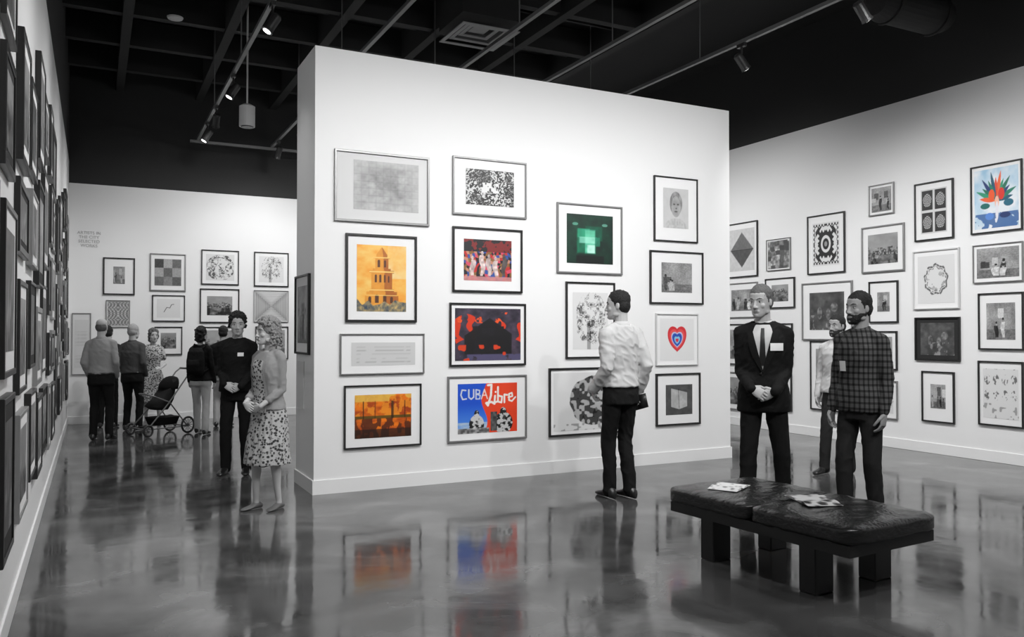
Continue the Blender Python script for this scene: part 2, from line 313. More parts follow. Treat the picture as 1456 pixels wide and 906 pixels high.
def scene(U,V,s):
    hz=.35+.3*h2(s,1,2); n=fbm(U*6,V*9,s); g=np.where(V>hz+.12*(n-.5),.74-.25*fbm(U*2,V*3,s+2),.15+.65*n**1.3)
    bl=h2(np.floor(U*12),0,s)*.22; g=np.where((V<hz+bl)&(V>hz-.1),.2+.5*h2(np.floor(U*24),np.floor(V*20),s),g)
    return G(g-.25*((fbm(U*5,V*2,s+5)>.60)&(V<hz)))
def darkphoto(U,V,s): return G(.14+.34*fbm(U*6,V*6,s)+.3*(ell(U,V,.3,.45,.07,.16)+ell(U,V,.55,.42,.06,.15)+ell(U,V,.72,.6,.1,.12))*vn(U*20,V*20,s)+.25*((fbm(U*9,V*4,s+2)>.62)&(V<.4)))
def heart(U,V,s):
    im=C(U,(.92,.92,.92)); x=(U-.5)*4.1; y=(V-.47)*3.6
    for k,c in ((1.0,(.86,.18,.22)),(.80,(.93,.33,.33)),(.62,(.78,.80,.92)),(.52,(.15,.32,.72)),(.30,(.55,.80,.92)),(.16,(.85,.2,.3))):
        X=x/k;Y=(y)/k; im=np.where(((X*X+Y*Y-1)**3-X*X*Y**3<0)[...,None],C(U,c),im)
    return im
def shield(U,V,s):
    g=.40+.25*fbm(U*8,V*8,s); k=(abs(U-.5)<.30)&(V>.18+.3*abs(U-.5))&(V<.88-.25*(U-.2)); g=np.where(k,.72+.2*(fbm(U*7,V*7,3)-.5),g*.6); return G(g-.25*seg(U,V,[(.5,.2),(.47,.85)],.012))
def checker(U,V,s):
    i=np.floor(U*3)+np.floor(V*3); g=np.where(i%2==0,.28,.55); return G(g+.2*h2(np.floor(U*3),np.floor(V*3),s)-.1+.1*vn(U*30,V*30,s))
def xpat(U,V,s):
    x=abs(U-.5);y=abs(V-.5); return G(np.where(x>y,.74,.84)-.22*np.clip(.5-abs(x-y)*3,0,1)-.1*((np.maximum(x,y)*18%1)<.3))
def swirl(U,V,s):
    x=U-.5;y=V-.5;r=np.hypot(x,y);n=fbm(U*7,V*7,s); g=.88-.55*(((abs(n-.5)<.022)|(abs(fbm(U*4,V*4,s+4)-.5)<.020)|(n>.66))&(r<.44+.1*n)); return G(g)
def squiggle(U,V,s): return G(.90-.6*seg(U,V,[(.3,.3),(.42,.55),(.55,.52),(.62,.7),(.72,.72)],.015)*(vn(U*9,V*9,1)>.2))
def diamond(U,V,s):
    d=abs(U-.5)/.46+abs(V-.5)/.42; g=np.where(d<1,np.where(V>.5,.40,.28),.80); return G(g+.06*vn(U*20,V*20,s)-.3*(abs(V-.5)<.006)*(d<1))
def ornament(U,V,s):
    x=abs(U-.5);y=abs(V-.5); bd=(np.maximum(x/.5,y/.5)>.80)&(np.maximum(x/.5,y/.5)<.93)&(np.sin(x*60)*np.sin(y*60)>-.1)
    g=np.where(bd,.12,.90); g=np.where((x+y>.55)&(x+y<.68)&(x<.38)&(y<.40),.10,g); r=np.hypot(x*1.1,y); g=np.where((x<.27+.03*np.sin(y*55))&(y<.30+.03*np.sin(x*55)),.10,g); g=np.where(r<.20,.9,g); g=np.where(r<.13,.08,g); g=np.where(r<.06,.6,g); return G(g)
def ornament2(U,V,s): x=abs(U-.5);y=abs(V-.5); return G(.55+.3*np.sin(x*40+4*np.sin(y*22))*np.cos(y*36)+.1*vn(U*20,V*20,1))
def four(U,V,s):
    u=(U*2)%1;v=(V*2)%1; g=np.where((abs(u-.5)<.42)&(abs(v-.5)<.44),.16,.85); r=np.hypot((u-.5),(v-.5)*1.1); g=np.where((r<.33)&(np.sin(r*60+3*np.sin(np.arctan2(v-.5,u-.5)*5))>0),.75,g); return G(g)
def flower(U,V,s):
    im=mix(C(U,(.93,.95,.97)),C(U,(.55,.75,.88)),fbm(U*4,V*4,1)*1.6-.5); im=mix(im,C(U,(.18,.35,.60)),(V<.25)*.8*(fbm(U*8,V*8,3)>.4))
    pal=[(.05,.35,.45),(.10,.50,.40),(.10,.22,.45),(.10,.45,.35),(.15,.60,.45),(.95,.40,.20),(.08,.25,.50)]
    k=0
    for a in np.linspace(.15,math.pi-.15,13):
        ln=.46 if k%2 else .36; ex,ey=.5+ln*math.cos(a)*1.05,.45+ln*math.sin(a)*1.1
        c=pal[k%7] if abs(a-math.pi/2)>.35 or k%2 else (.90,.28,.15)
        t=np.clip(((U-.5)*(ex-.5)+(V-.45)*(ey-.45))/((ex-.5)**2+(ey-.45)**2),0,1); d=np.hypot(U-.5-t*(ex-.5),V-.45-t*(ey-.45)); im=mix(im,C(U,c),((d<.035*np.sin(np.pi*np.clip(t,.02,.98))+.004)&(t>0)&(t<1))*1.0); k+=1
    for (x,y,a,b_,c) in ((.40,.55,.07,.10,(.95,.35,.12)),(.62,.56,.07,.10,(.88,.18,.12)),(.52,.43,.05,.10,(.98,.75,.65)),(.52,.28,.035,.16,(.92,.92,.95)),(.25,.38,.11,.05,(.05,.42,.40)),(.78,.40,.11,.06,(.06,.40,.50)),(.35,.2,.10,.06,(.35,.55,.85)),(.7,.2,.12,.05,(.10,.20,.42))): im=mix(im,C(U,c),ell(U,V,x,y,a,b_))
    return im
def ring(U,V,s):
    x=U-.5;y=V-.5;r=np.hypot(x,y*1.0);a=np.arctan2(y,x); w=.30+.02*np.sin(a*9); g=.90-.5*(abs(r-w)<.022)*(vn(a*8,r*40,2)>.25)-.45*(abs(r-w+.05)<.012)*(vn(a*9,r*20,5)>.45); return G(g-.2*((r<.24)&(fbm(U*10,V*10,3)>.66)))
def tiny(U,V,s):
    g=.90-.45*((fbm(U*26,V*22,s)>.56)&(((U*4)%1-.5)**2+((V*3.2)%1-.5)**2<.12)&(V>.35)); return G(g-.25*((V<.3)&(vn(U*14,V*18,s)>.75)))
def collage(U,V,s): return G(.25+.7*h2(np.floor(U*5+.6*vn(V*4,U,1)),np.floor(V*6+.6*vn(U*4,V,1)),s)*fbm(U*12,V*12,s)*1.4)
# ------------------------------------------------------------------ frames
WALL={'C':(V3((0,7.61,0)),V3((1,0,0)),V3((0,-1,0))),'F':(V3((0,15.2,0)),V3((1,0,0)),V3((0,-1,0))),
      'R':(V3((9.3,0,0)),V3((0,-1,0)),V3((-1,0,0))),'E':(V3((1.82,0,0)),V3((0,-1,0)),V3((-1,0,0))),'L':(V3((-.38,0,0)),V3((0,1,0)),V3((1,0,0)))}
def frame(wall,u0,u1,z0,z1,fr,fw,mg,fn,s=1,res=90,D=.028,mt='mat',name='framed_print'):
    O,Uv,N=WALL[wall]; Z=V3((0,0,1))
    if Uv.dot(V3((1,1,0)))<0: u0,u1=-u1,-u0
    w=u1-u0; h=z1-z0; e=.0015
    V=[];F=[];fm=[]
    def P(u,v,d): return O+Uv*(u0+u)+Z*(z0+v)+N*(d+e)
    md=min(.010,D-.006) if wall!='L' else D-.008
    for (i,d) in ((0,0),(0,D-.003),(.003,D),(fw-.003,D),(fw,D-.003),(fw,md)): V+=[P(i,i,d),P(w-i,i,d),P(w-i,h-i,d),P(i,h-i,d)]
    for k in range(5):
        for j in range(4): F.append((k*4+j,k*4+(j+1)%4,(k+1)*4+(j+1)%4,(k+1)*4+j)); fm.append(0)
    F.append((3,2,1,0)); fm.append(0); F.append((20,21,22,23)); fm.append(1)
    iw,ih=w-2*fw,h-2*fw
    l,b_,r,t_=mg; a0,a1=fw+iw*l,fw+iw*(1-r); c0,c1=fw+ih*b_,fw+ih*(1-t_)
    nx=max(8,int(res*(a1-a0)/max(a1-a0,c1-c0))); ny=max(8,int(res*(c1-c0)/max(a1-a0,c1-c0)))
    us=np.linspace(0,1,nx+1); vs=np.linspace(0,1,ny+1); UU,VV=np.meshgrid(us,vs)
    q_=.25/nx; im=sum(lin(fn(UU+dx*q_,VV+dy*q_,s)) for dx in (-1,1) for dy in (-1,1))/4*.86
    k=len(V)
    for j in range(ny+1):
        for i in range(nx+1): V.append(P(a0+(a1-a0)*us[i],c0+(c1-c0)*vs[j],md+.002))
    for j in range(ny):
        for i in range(nx): q=k+j*(nx+1)+i; F.append((q,q+1,q+nx+2,q+nx+1)); fm.append(2)
    ob=mkobj(name,V,F,[M[fr],M[mt],M['art']],fm)
    ca=ob.data.color_attributes.new('Col','FLOAT_COLOR','POINT'); cc=np.ones((len(V),4)); cc[k:,:3]=im.reshape(-1,3); ca.data.foreach_set('color',cc.ravel())
    return ob
BK,SL,WH='fr_black','fr_silver','fr_white'
S=(.12,.12,.12,.12)
FR=[('C',2.00,2.95,2.55,3.23,SL,.022,(.18,.16,.10,.10),blur,1,90,'mat_lg'),
('C',2.11,2.82,1.60,2.44,BK,.022,(.13,.10,.13,.10),tower,1,150,'mat'),
('C',2.06,2.90,1.10,1.49,SL,.012,(.12,.2,.10,.2),lines,1,60,'mat'),
('C',2.10,2.87,.40,1.00,BK,.014,(.12,.14,.12,.14),autumn,1,120,'mat'),
('C',3.20,4.04,2.69,3.28,SL,.018,(.16,.17,.16,.17),dense,1,140,'mat'),
('C',3.20,3.99,1.91,2.57,BK,.02,(.14,.16,.14,.16),circus,1,140,'mat'),
('C',3.17,4.03,1.16,1.80,BK,.018,(.05,.06,.05,.06),fire,1,150,'mat'),
('C',3.15,4.04,.40,1.06,SL,.016,(.11,.10,.11,.10),cuba,1,190,'mat'),
('C',4.41,5.25,2.14,2.90,SL,.018,(.13,.13,.13,.13),green,1,110,'mat'),
('C',4.52,5.15,1.22,2.05,BK,.018,(.12,.10,.12,.12),treeink,3,130,'mat'),
('C',4.31,5.30,.39,1.12,BK,.02,(.04,.05,.04,.05),cells,1,150,'mat'),
('C',5.69,6.32,2.55,3.30,BK,.014,(.2,.2,.2,.16),portrait,1,90,'mat'),
('C',5.63,6.40,1.83,2.44,BK,.018,(.20,.20,.20,.20),people,3,110,'mat'),
('C',5.71,6.32,1.12,1.72,WH,.014,(.08,.08,.08,.08),heart,1,130,'mat'),
('C',5.71,6.35,.43,1.03,BK,.02,(.2,.18,.16,.2),shield,1,90,'mat'),
('F',.13,.61,2.13,2.75,BK,.022,(.3,.28,.3,.22),people,5,50,'mat'),
('F',.84,1.41,2.21,2.85,SL,.02,(.1,.12,.1,.12),checker,2,60,'mat'),
('F',1.66,2.29,2.34,2.95,BK,.018,(.1,.1,.1,.1),swirl,2,90,'mat'),
('F',2.55,3.16,2.33,2.95,BK,.018,(.12,.1,.12,.1),treeink,6,80,'mat'),
('F',.88,1.40,1.69,2.14,BK,.016,S,squiggle,2,60,'mat'),
('F',.18,.54,1.59,2.04,SL,.01,(.03,.03,.03,.03),ornament2,2,60,'mat'),
('F',1.64,2.30,1.67,2.27,BK,.02,(.16,.2,.16,.2),scene,4,60,'mat'),
('F',2.55,3.16,1.69,2.26,SL,.008,(.02,.02,.02,.02),xpat,4,70,'mat'),
('F',-.32,-.04,.81,1.82,SL,.012,(.1,.1,.1,.1),lines,4,40,'mat_lg'),
('F',.92,1.36,1.12,1.60,BK,.016,(.2,.2,.2,.2),scene,9,40,'mat'),
('F',1.66,2.28,1.02,1.60,BK,.016,(.08,.08,.08,.08),scene,11,50,'mat'),
('F',2.58,3.16,1.02,1.61,BK,.018,(.08,.08,.08,.08),people,14,50,'mat'),
('F',3.5,4.2,1.2,2.1,BK,.018,S,people,15,40,'mat'),('F',4.6,5.3,1.9,2.8,BK,.018,S,scene,16,40,'mat'),('F',5.7,6.3,1.2,2.0,SL,.018,S,swirl,17,40,'mat'),
('R',9.72,10.43,2.39,3.27,BK,.018,(.08,.10,.08,.10),diamond,1,80,'mat'),
('R',9.04,9.53,2.45,2.93,SL,.008,(.04,.04,.04,.04),collage,2,70,'mat'),
('R',8.04,8.71,2.34,3.19,BK,.018,(.12,.12,.12,.12),ornament,1,120,'mat'),
('R',7.25,7.64,3.06,3.47,SL,.014,(.08,.08,.08,.08),people,21,60,'mat'),
('R',7.10,7.76,2.30,2.92,SL,.02,(.13,.16,.13,.16),scene,22,80,'mat'),
('R',6.42,6.95,2.65,3.38,BK,.018,(.14,.10,.14,.10),four,1,120,'mat'),
('R',5.59,6.20,2.66,3.46,BK,.016,(.05,.05,.05,.05),flower,1,150,'mat'),
('R',9.73,10.44,1.74,2.30,SL,.014,(.15,.18,.15,.18),people,23,60,'mat'),
('R',8.96,9.56,1.87,2.33,BK,.018,(.2,.2,.2,.2),scene,24,60,'mat'),
('R',7.92,8.82,1.39,2.22,SL,.02,(.14,.16,.14,.16),darkphoto,25,80,'mat'),
('R',7.20,7.65,1.63,2.18,BK,.018,(.27,.25,.27,.25),people,26,60,'mat'),
('R',6.35,6.98,1.79,2.53,WH,.018,(.08,.08,.08,.08),ring,1,130,'mat'),
('R',5.59,6.18,2.08,2.53,SL,.012,(.06,.10,.06,.08),people,28,100,'mat'),
('R',6.35,6.96,1.15,1.69,BK,.02,(.1,.1,.1,.1),darkphoto,1,90,'mat_bk'),
('R',5.59,6.12,1.30,1.96,BK,.018,(.16,.16,.16,.16),people,33,100,'mat'),
('R',7.22,7.73,1.01,1.52,BK,.018,S,scene,34,60,'mat'),
('R',6.43,6.87,.39,1.02,BK,.018,(.25,.26,.25,.24),people,35,70,'mat'),
('R',7.22,7.68,.37,.87,SL,.014,S,swirl,36,60,'mat'),
('R',5.60,6.13,.42,1.17,BK,.018,(.08,.10,.08,.10),tiny,3,130,'mat'),
('R',8.08,8.67,.39,1.38,BK,.018,(.15,.1,.15,.1),scene,41,60,'mat'),
('R',9.86,10.44,.98,1.64,BK,.018,S,people,42,50,'mat'),('R',9.01,9.55,1.01,1.64,BK,.018,S,people,43,60,'mat'),
('R',9.86,10.45,.25,.86,SL,.018,S,scene,44,50,'mat'),('R',9.03,9.56,.32,.88,BK,.018,S,people,45,50,'mat'),
('R',4.7,5.35,2.5,3.3,BK,.018,S,people,51,50,'mat'),('R',4.75,5.3,1.6,2.3,SL,.018,S,scene,52,50,'mat'),('R',4.7,5.3,.6,1.35,BK,.018,S,people,53,50,'mat'),('R',3.7,4.4,1.4,2.5,BK,.018,S,swirl,54,50,'mat'),
('E',7.75,8.33,1.29,2.06,BK,.02,S,people,61,50,'mat'),
]
for q in FR:
    fn=q[8]; nm='framed_photograph' if fn in (people,scene,darkphoto,autumn) else ('framed_painting' if fn in (tower,circus,fire,green,flower,heart) else 'framed_print')
    frame(q[0],q[1],q[2],q[3],q[4],q[5],q[6],q[7],fn,q[9],q[10],mt=q[11],name=nm)
r=random.Random(3); y=1.6
while y<14.4:
    w=r.uniform(.5,.85); z=r.uniform(.45,.6)
    while z<3.0:
        h=r.uniform(.35,.8); 
        if z+h>3.55: break
        ww=w*r.uniform(.75,1); yy=y+(w-ww)/2
        frame('L',yy,yy+ww,z,z+h,r.choice([BK,BK,BK,BK,BK,SL]),r.choice([.022,.03,.04]),S,r.choice([people,scene,darkphoto]),r.randint(1,99),20,D=r.choice([.022,.03,.038]),mt=r.choice(['mat','mat','mat_bk']),name='framed_photograph'); z+=h+r.uniform(.08,.16)
    y+=w+r.uniform(.10,.25)
o=B(); o.box((1.812,8.0,.76),(1.819,8.28,1.22)); o.obj('wall_label',[M['mat_lg']])
cu=bpy.data.curves.new('wall_lettering','FONT'); cu.body='ARTISTS IN\nTHE CITY\nSELECTED\nWORKS'; cu.size=.07; cu.extrude=.002; cu.align_x='CENTER'; to=bpy.data.objects.new('wall_lettering',cu); COL.objects.link(to); to.location=(-.08,15.196,3.12); to.rotation_euler=(math.pi/2,0,0); cu.materials.append(mat('grey_vinyl',.42,.6))

# ------------------------------------------------------------------ bench
leather=mat('black_leather',.012,.24,.35,45); wood=mat('black_lacquer_wood',.01,.3)
em=bpy.data.objects.new('leather_bench',None); COL.objects.link(em); em.location=(3.985,3.88,0); em.rotation_euler=(0,0,math.radians(4))
def cushion(cx,cy,cz,a,b_,c,par,nm,s):
    n=30; V=[];F=[];idx={}
    def key(p): return (round(p[0]*1000),round(p[1]*1000),round(p[2]*1000))
    for ax in range(3):
        for sg in (-1,1):
            for i in range(n):
                for j in range(n):
                    q=[]
                    for (di,dj) in ((0,0),(1,0),(1,1),(0,1)):
                        u=-1+2*(i+di)/n; v=-1+2*(j+dj)/n; p=[0,0,0]; p[ax]=sg; p[(ax+1)%3]=u; p[(ax+2)%3]=v; k=key(p)
                        if k not in idx: idx[k]=len(V); V.append(p)
                        q.append(idx[k])
                    F.append(tuple(q if sg>0 else q[::-1]))
    A=np.array(V,float); nn=(abs(A)**9).sum(1)**(1/9); A=A/nn[:,None]*1.0; 
    e=np.clip(1-np.maximum(abs(A[:,0]),abs(A[:,1])),0,1); A[:,2]*=.74+.26*np.sqrt(np.clip(e*2.5,0,1))
    wr=(fbm(A[:,0]*4+A[:,1]*2,A[:,1]*9,s)-.5)*.014
    A=A*np.array([a,b_,c])+np.array([cx,cy,cz]); A[:,2]+=wr
    mkobj(nm,A,F,[leather],smooth=True,parent=par)
cushion(0,.368,.388,.415,.373,.062,em,'cushion_1',1); cushion(0,-.368,.388,.415,.373,.062,em,'cushion_2',2)
o=B(); o.box((-.385,-.71,.275),(.385,.71,.340)); ob=o.obj('base',[wood],parent=em)
for i,(x,y) in enumerate(((-.27,.40),(.27,.40),(-.27,-.40),(.27,-.40))):
    o=B(); o.box((x-.08,y-.06,0),(x+.08,y+.06,.28)); ob=o.obj('leg_%d'%(i+1),[wood],parent=em); md=ob.modifiers.new('b','BEVEL'); md.width=.006
ink=mat_floral('printed_page',.25,.6,.74,22); ink2=mat_floral('magazine_page',.03,.15,.5,14)
def booklet(x,y,z,rz,w,h,nm,mm):
    o=B(); n=8
    for sd in (-1,1):
        rs=[]
        for i in range(n+1):
            u=i/n; zz=.012*math.sin(math.pi*min(u*1.2,1))+.004; xx=sd*u*w/2
            rs.append([V3((xx,-h/2,0.002)),V3((xx,h/2,0.002)),V3((xx,h/2,zz)),V3((xx,-h/2,zz))])
        o.rings(rs,0)
    ob=o.obj(nm,[mm],loc=(x,y,z),rotz=rz)
booklet(3.84,4.30,.452,.5,.28,.20,'open_booklet',ink); booklet(4.0,3.72,.453,1.2,.34,.22,'open_magazine',ink2)

# ------------------------------------------------------------------ people
SK=mat('skin_light',.45,.6,.10,120,spec=.2); SKd=mat('skin_tan',.30,.6,.10,120,spec=.2); LIP=mat('lips',.20,.5); EW=mat('eye_white',.5,.25); EI=mat('eye_iris',.01,.15)
def hairm(n,c): return mat(n,c,.55,1.0,130,spec=.3)
HD=hairm('hair_dark',.012); HG=hairm('hair_grey',.11); HL=hairm('hair_blond',.24); HW=hairm('hair_white',.36)
def cloth(n,c,b_=.25,sc=40): return mat(n,c,.85,b_,sc,spec=.12)
CW=cloth('cloth_white',.50,.2,25); CLG=cloth('cloth_pale_grey',.26); CG=cloth('cloth_grey',.07); CBK=cloth('cloth_black',.010); CDK=cloth('cloth_charcoal',.022); CSH=cloth('shirt_pale',.28)
SH=mat('shoe_black',.012,.3); SHT=mat('shoe_tan',.12,.5); PL=mat_plaid('plaid_cloth'); FLR=mat_floral('floral_dress_cloth',.035,.16,.42,42,(.76,.90,1.0)); BADGE=mat('badge_card',.8,.5); TIE=mat('tie_silk',.012,.35)
ZT=[.45,.80,.90,.98,1.06,1.15,1.25,1.33,1.40,1.45,1.49]
TM=np.array([(.18,.13,-.01),(.164,.118,-.012),(.164,.118,-.010),(.154,.110,-.003),(.146,.104,0),(.148,.108,.0),(.156,.116,.002),(.158,.115,0),(.134,.098,-.008),(.088,.074,-.015),(.058,.060,-.015)])
TF=np.array([(.205,.170,.0),(.178,.130,-.008),(.170,.122,-.010),(.148,.102,-.003),(.124,.088,0),(.126,.094,.005),(.138,.106,.012),(.141,.106,.008),(.120,.088,-.006),(.076,.066,-.015),(.050,.054,-.015)])
def ik(a,b,l1,l2,pole):
    d=b-a; L=min(d.length,(l1+l2)*.998); u=d.normalized(); x=(l1*l1-l2*l2+L*L)/(2*L); h=math.sqrt(max(l1*l1-x*x,0)); p=V3(pole); p=(p-u*p.dot(u)).normalized()
    return a+u*x+p*h, a+u*L
def lerp(a,b,t): return a+(b-a)*t
def person(name,x,y,heading,height,top=CW,bottom=CBK,shoe=SH,skin=SK,hair=HD,hairstyle='short',female=False,fat=1.0,ease=.008,hem=.95,sleeve=1.0,near=True,
           feet=((.11,.0,8),(-.11,.0,-8)),hands='down',head=(0,0),lean=0,jacket=False,badge=None,dress=False,cardigan=False,beard=None,tie=False,backpack=False,hold=None,wr=.005,collar=True,legs='trousers',dressmat=None,placket=False,pole=.35):
    s=height/1.75; T=TF if female else TM; parts=[]; mats=[]
    def mi(m_):
        if m_ not in mats: mats.append(m_)
        return mats.index(m_)
    def add(b,m_,vox,sm=3,wrk=0,fz=9,fx=7,ridge=True):
        V,N,F=remesh(b,vox,sm)
        if wrk:
            n1=vn3(V[:,0]*fx,V[:,1]*fx,V[:,2]*fz,3); n2=vn3(V[:,0]*fx*2.1+4,V[:,1]*fx*2.1,V[:,2]*fz*2.0+V[:,0]*12,5)
            d=(n1-.5)+((1-abs(2*n2-1))**2-.4)*.8 if ridge else (n1-.5)+.6*(n2-.5)
            if not ridge: d=d*np.clip((1.05-V[:,2])/.25,.12,1)
            V=V+N*(d*1.7*wrk)[:,None]
        parts.append((V,F,mi(m_)))
    def addraw(b,m_): parts.append((np.array([tuple(v) for v in b.v]),[tuple(f) for f in b.f],mi(m_)))
    vb=.0085 if near else .015
    untuck=jacket or hem<.93
    def tw(z): return tuple(np.interp(z,ZT,T[:,k]) for k in range(3))
    def torso(b,z0,z1,e,flare=0,over=0):
        rows=[]; n=max(4,int((z1-z0)/.035))
        for i in range(n+1):
            z=z0+(z1-z0)*i/n; rx,ry,yc=tw(z); f=fat if z<1.3 else 1+(fat-1)*.4
            fl=flare*max(0,(.98-z)/.5)+over*min(1,max(0,(1.08-z)/.08))
            rows.append((0,yc+lean*(z-.95),z,rx*f+e+fl,ry*f*(1.0)+e+fl,2.25 if z>.8 else 2.1))
        b.stack(rows)
    sw=.142 if female else .160
    SHO=[V3((sg*sw,lean*.47-.012,1.388)) for sg in (1,-1)]
    HIP=[V3((sg*.082,-.008,.90)) for sg in (1,-1)]
    if hands=='down': H=[(V3((.215,.04,.86)),V3((-.05,.15,-1)),V3((-1,.1,0)),.45),(V3((-.215,.04,.86)),V3((.05,.15,-1)),V3((1,.1,0)),.45)]
    elif hands=='clasp': H=[(V3((.080,.205,.985)),V3((-.85,.18,-.45)),V3((.1,-1,-.25)),.55),(V3((-.090,.19,.965)),V3((.85,.05,-.35)),V3((-.1,-1,.1)),.45)]
    elif hands=='pocket': H=[(V3((.19,.08,.92)),V3((-.1,.15,-1)),V3((-1,.1,0)),.3),(V3((-.19,.08,.92)),V3((.1,.15,-1)),V3((1,.1,0)),.3)]
    elif hands=='front': H=[(V3((.15,.25,1.05)),V3((-.5,.8,.1)),V3((-.5,-.3,-.7)),.6),(V3((-.15,.25,1.05)),V3((.5,.8,.1)),V3((.5,-.3,-.7)),.6)]
    else: H=hands
    arm=[]
    for k,sg in enumerate((1,-1)):
        el,wrp=ik(SHO[k],H[k][0],.285,.255,(sg*pole,-1,-.1)); arm.append((SHO[k],el,wrp))
    ra=(.045,.040,.035,.033,.026) if female else (.051,.046,.040,.037,.030)
    def sleeve_(b,k,e,fr):
        a,el,w_=arm[k]; pts=[a,lerp(a,el,.5),el]; rr=[ra[0]+e,ra[1]+e,ra[2]+e]
        if fr>.5: 
            t=(fr-.5)*2; pts.append(lerp(el,w_,.5*t)); rr.append(ra[3]+e); pts.append(lerp(el,w_,t)); rr.append(lerp(ra[2],ra[4],t)+e*1.0)
        else: pts=[a,lerp(a,el,fr),lerp(a,el,fr*2)]; rr=[ra[0]+e,ra[1]+e,ra[1]+e*1.2]
        b.tube(pts,rr,14)
        b.tube([V3((math.copysign(.045,a.x),-.014+lean*.5,1.448)),V3((math.copysign(.10,a.x),-.012+lean*.5,1.424)),a],[.036+e*.6,.042+e*.8,ra[0]+e*.9],14)
    for_leg=[]
    for k,(fx,fy,ang) in enumerate(feet):
        an=V3((fx,fy,.085)); kn,an2=ik(HIP[k],an,.414,.408,(math.sin(math.radians(ang)),1,0)); for_leg.append((HIP[k],kn,an,ang))
    b=B()
    if legs=='trousers':
        torso(b,.80,.96 if untuck else 1.0,.002)
        for (hp,kn,an,ang) in for_leg:
            b.tube([hp+V3((0,0,-.01)),lerp(hp,kn,.35),lerp(hp,kn,.7),kn,lerp(kn,an,.4),lerp(kn,an,.8),an+V3((0,.004,-.02))],[.084*fat+.002,.082*fat,.071,.063,.060,.056,.057],16,cap=True)
        add(b,bottom,vb,3,wr*.95,7,8)
    else:
        for (hp,kn,an,ang) in for_leg:
            cf=lerp(kn,an,.32)+V3((0,-.012,0)); b.tube([lerp(hp,kn,.75),kn,cf,lerp(kn,an,.7),an,an+V3((0,0,-.03))],[.052,.044,.046,.032,.027,.029],14)
        add(b,skin,vb*.8,2)
    prof=[(-.078,.016,.05),(-.068,.030,.075),(-.04,.037,.10),(0,.039,.105),(.04,.041,.088),(.08,.045,.064),(.12,.048,.052),(.155,.044,.044),(.182,.032,.036),(.195,.014,.026)]
    b=B()
    for (hp,kn,an,ang) in for_leg:
        R_=Matrix.Rotation(-math.radians(ang),4,'Z'); rs=[]
        fs=.86 if female else 1
        for (t_,rx,h_) in prof:
            if shoe is SHT: h_=h_*.62
            ring=[]
            for j in range(16):
                a_=2*math.pi*j/16; ring.append(V3((an.x,an.y,0))+R_@V3((rx*fs*math.cos(a_),t_*fs,.002+h_*((math.sin(a_)+1)/2)**.75)))
            rs.append(ring)
        b.rings(rs)
    add(b,shoe,.006 if near else .010,1)
    E=.013 if jacket else ease; OV=.016 if untuck else 0
    tb=B(); torso(tb,.80 if not dress else .45,1.49,E,0,OV); bv=BVHTree.FromPolygons([tuple(v) for v in tb.v],tb.f)
    def patch(rows,m_,off=.006,nx=6,th_=.003):
        Vp=[];Fp=[]
        for (z,xl,xr) in rows:
            for j in range(nx+1):
                xx=xl+(xr-xl)*j/nx
                hit=bv.ray_cast(V3((xx,1.0,z)),V3((0,-1,0)))[0]; yy=hit.y if hit else 0
                Vp.append((xx,yy+off,z))
        n=nx+1
        for i in range(len(rows)-1):
            for j in range(nx): q=i*n+j; Fp.append((q,q+1,q+n+1,q+n))
        k=len(Vp); Vp+=[(a_,b_-th_,c_) for a_,b_,c_ in Vp]; Fp+=[tuple(k+i for i in f[::-1]) for f in Fp]
        parts.append((np.array(Vp),Fp,mi(m_)))
    def zr(z0,z1,n=10): return [z0+(z1-z0)*i/n for i in range(n+1)]
    if dress:
        b=B(); torso(b,.42,1.44,.004,.022)
        if not cardigan:
            for k in (0,1): sleeve_(b,k,.008,.3)
            for sg in (1,-1): b.ell((sg*.062,.08,1.25),(.052,.045,.052))
        add(b,dressmat or FLR,vb,3,wr*2.6,2.0,15,False)
    if cardigan:
        b=B(); torso(b,.92,1.455,.017)
        for k in (0,1): sleeve_(b,k,.008,.82)
        add(b,top,vb,3,wr,9,8)
        tb=B(); torso(tb,.80,1.49,.017); bv=BVHTree.FromPolygons([tuple(v) for v in tb.v],tb.f)
        patch([(z,-.060-.045*(1.4-z),.060+.045*(1.4-z)) for z in zr(.90,1.34,14)]+[(1.38,-.050,.050)],dressmat or FLR,.013)
        for sg in (1,-1): patch([(z,*sorted((sg*(.058+.045*(1.4-z)),sg*(.074+.045*(1.4-z))))) for z in zr(.90,1.38,14)],top,.017,2)
    elif not dress:
        b=B(); torso(b,.80 if jacket else hem,1.468,E,0,OV)
        for k in (0,1): sleeve_(b,k,.011 if jacket else ease,sleeve)
        if female:
            for sg in (1,-1): b.ell((sg*.065,.08,1.25),(.05,.045,.05))
        add(b,top,vb,3,wr,11,8)
        if hem>.93 and not jacket:
            b=B(); rx,ry,yc=tw(.975)
            b.stack([(0,yc,z_,rx*fat+.012,ry*fat+.012,2.3) for z_ in (.945,.975)]); addraw(b,SH)
    if jacket:
        patch([(z,-(z-1.12)*.25-.001,(z-1.12)*.25+.001) for z in zr(1.12,1.40,12)]+[(1.43,-.062,.062),(1.455,-.05,.05)],CW,.009)
        patch([(z,-.012-.015*(1.43-z)*3,.012+.015*(1.43-z)*3) for z in zr(1.15,1.43,8)],TIE,.013,2)
        for sg in (1,-1):
            patch([(z,*(sorted((sg*((z-1.12)*.25),sg*((z-1.12)*.25+.010+.045*math.sin(min(1,(z-1.10)/.26)*2.2)))))) for z in zr(1.10,1.41,12)],top,.014,3,th_=.005)
        for z_ in (1.09,.99): 
            b=B(); q=bv.ray_cast(V3((.01,1,z_)),V3((0,-1,0)))[0]; b.ell((.01,q.y+.006,z_),(.011,.004,.011)); addraw(b,SH)
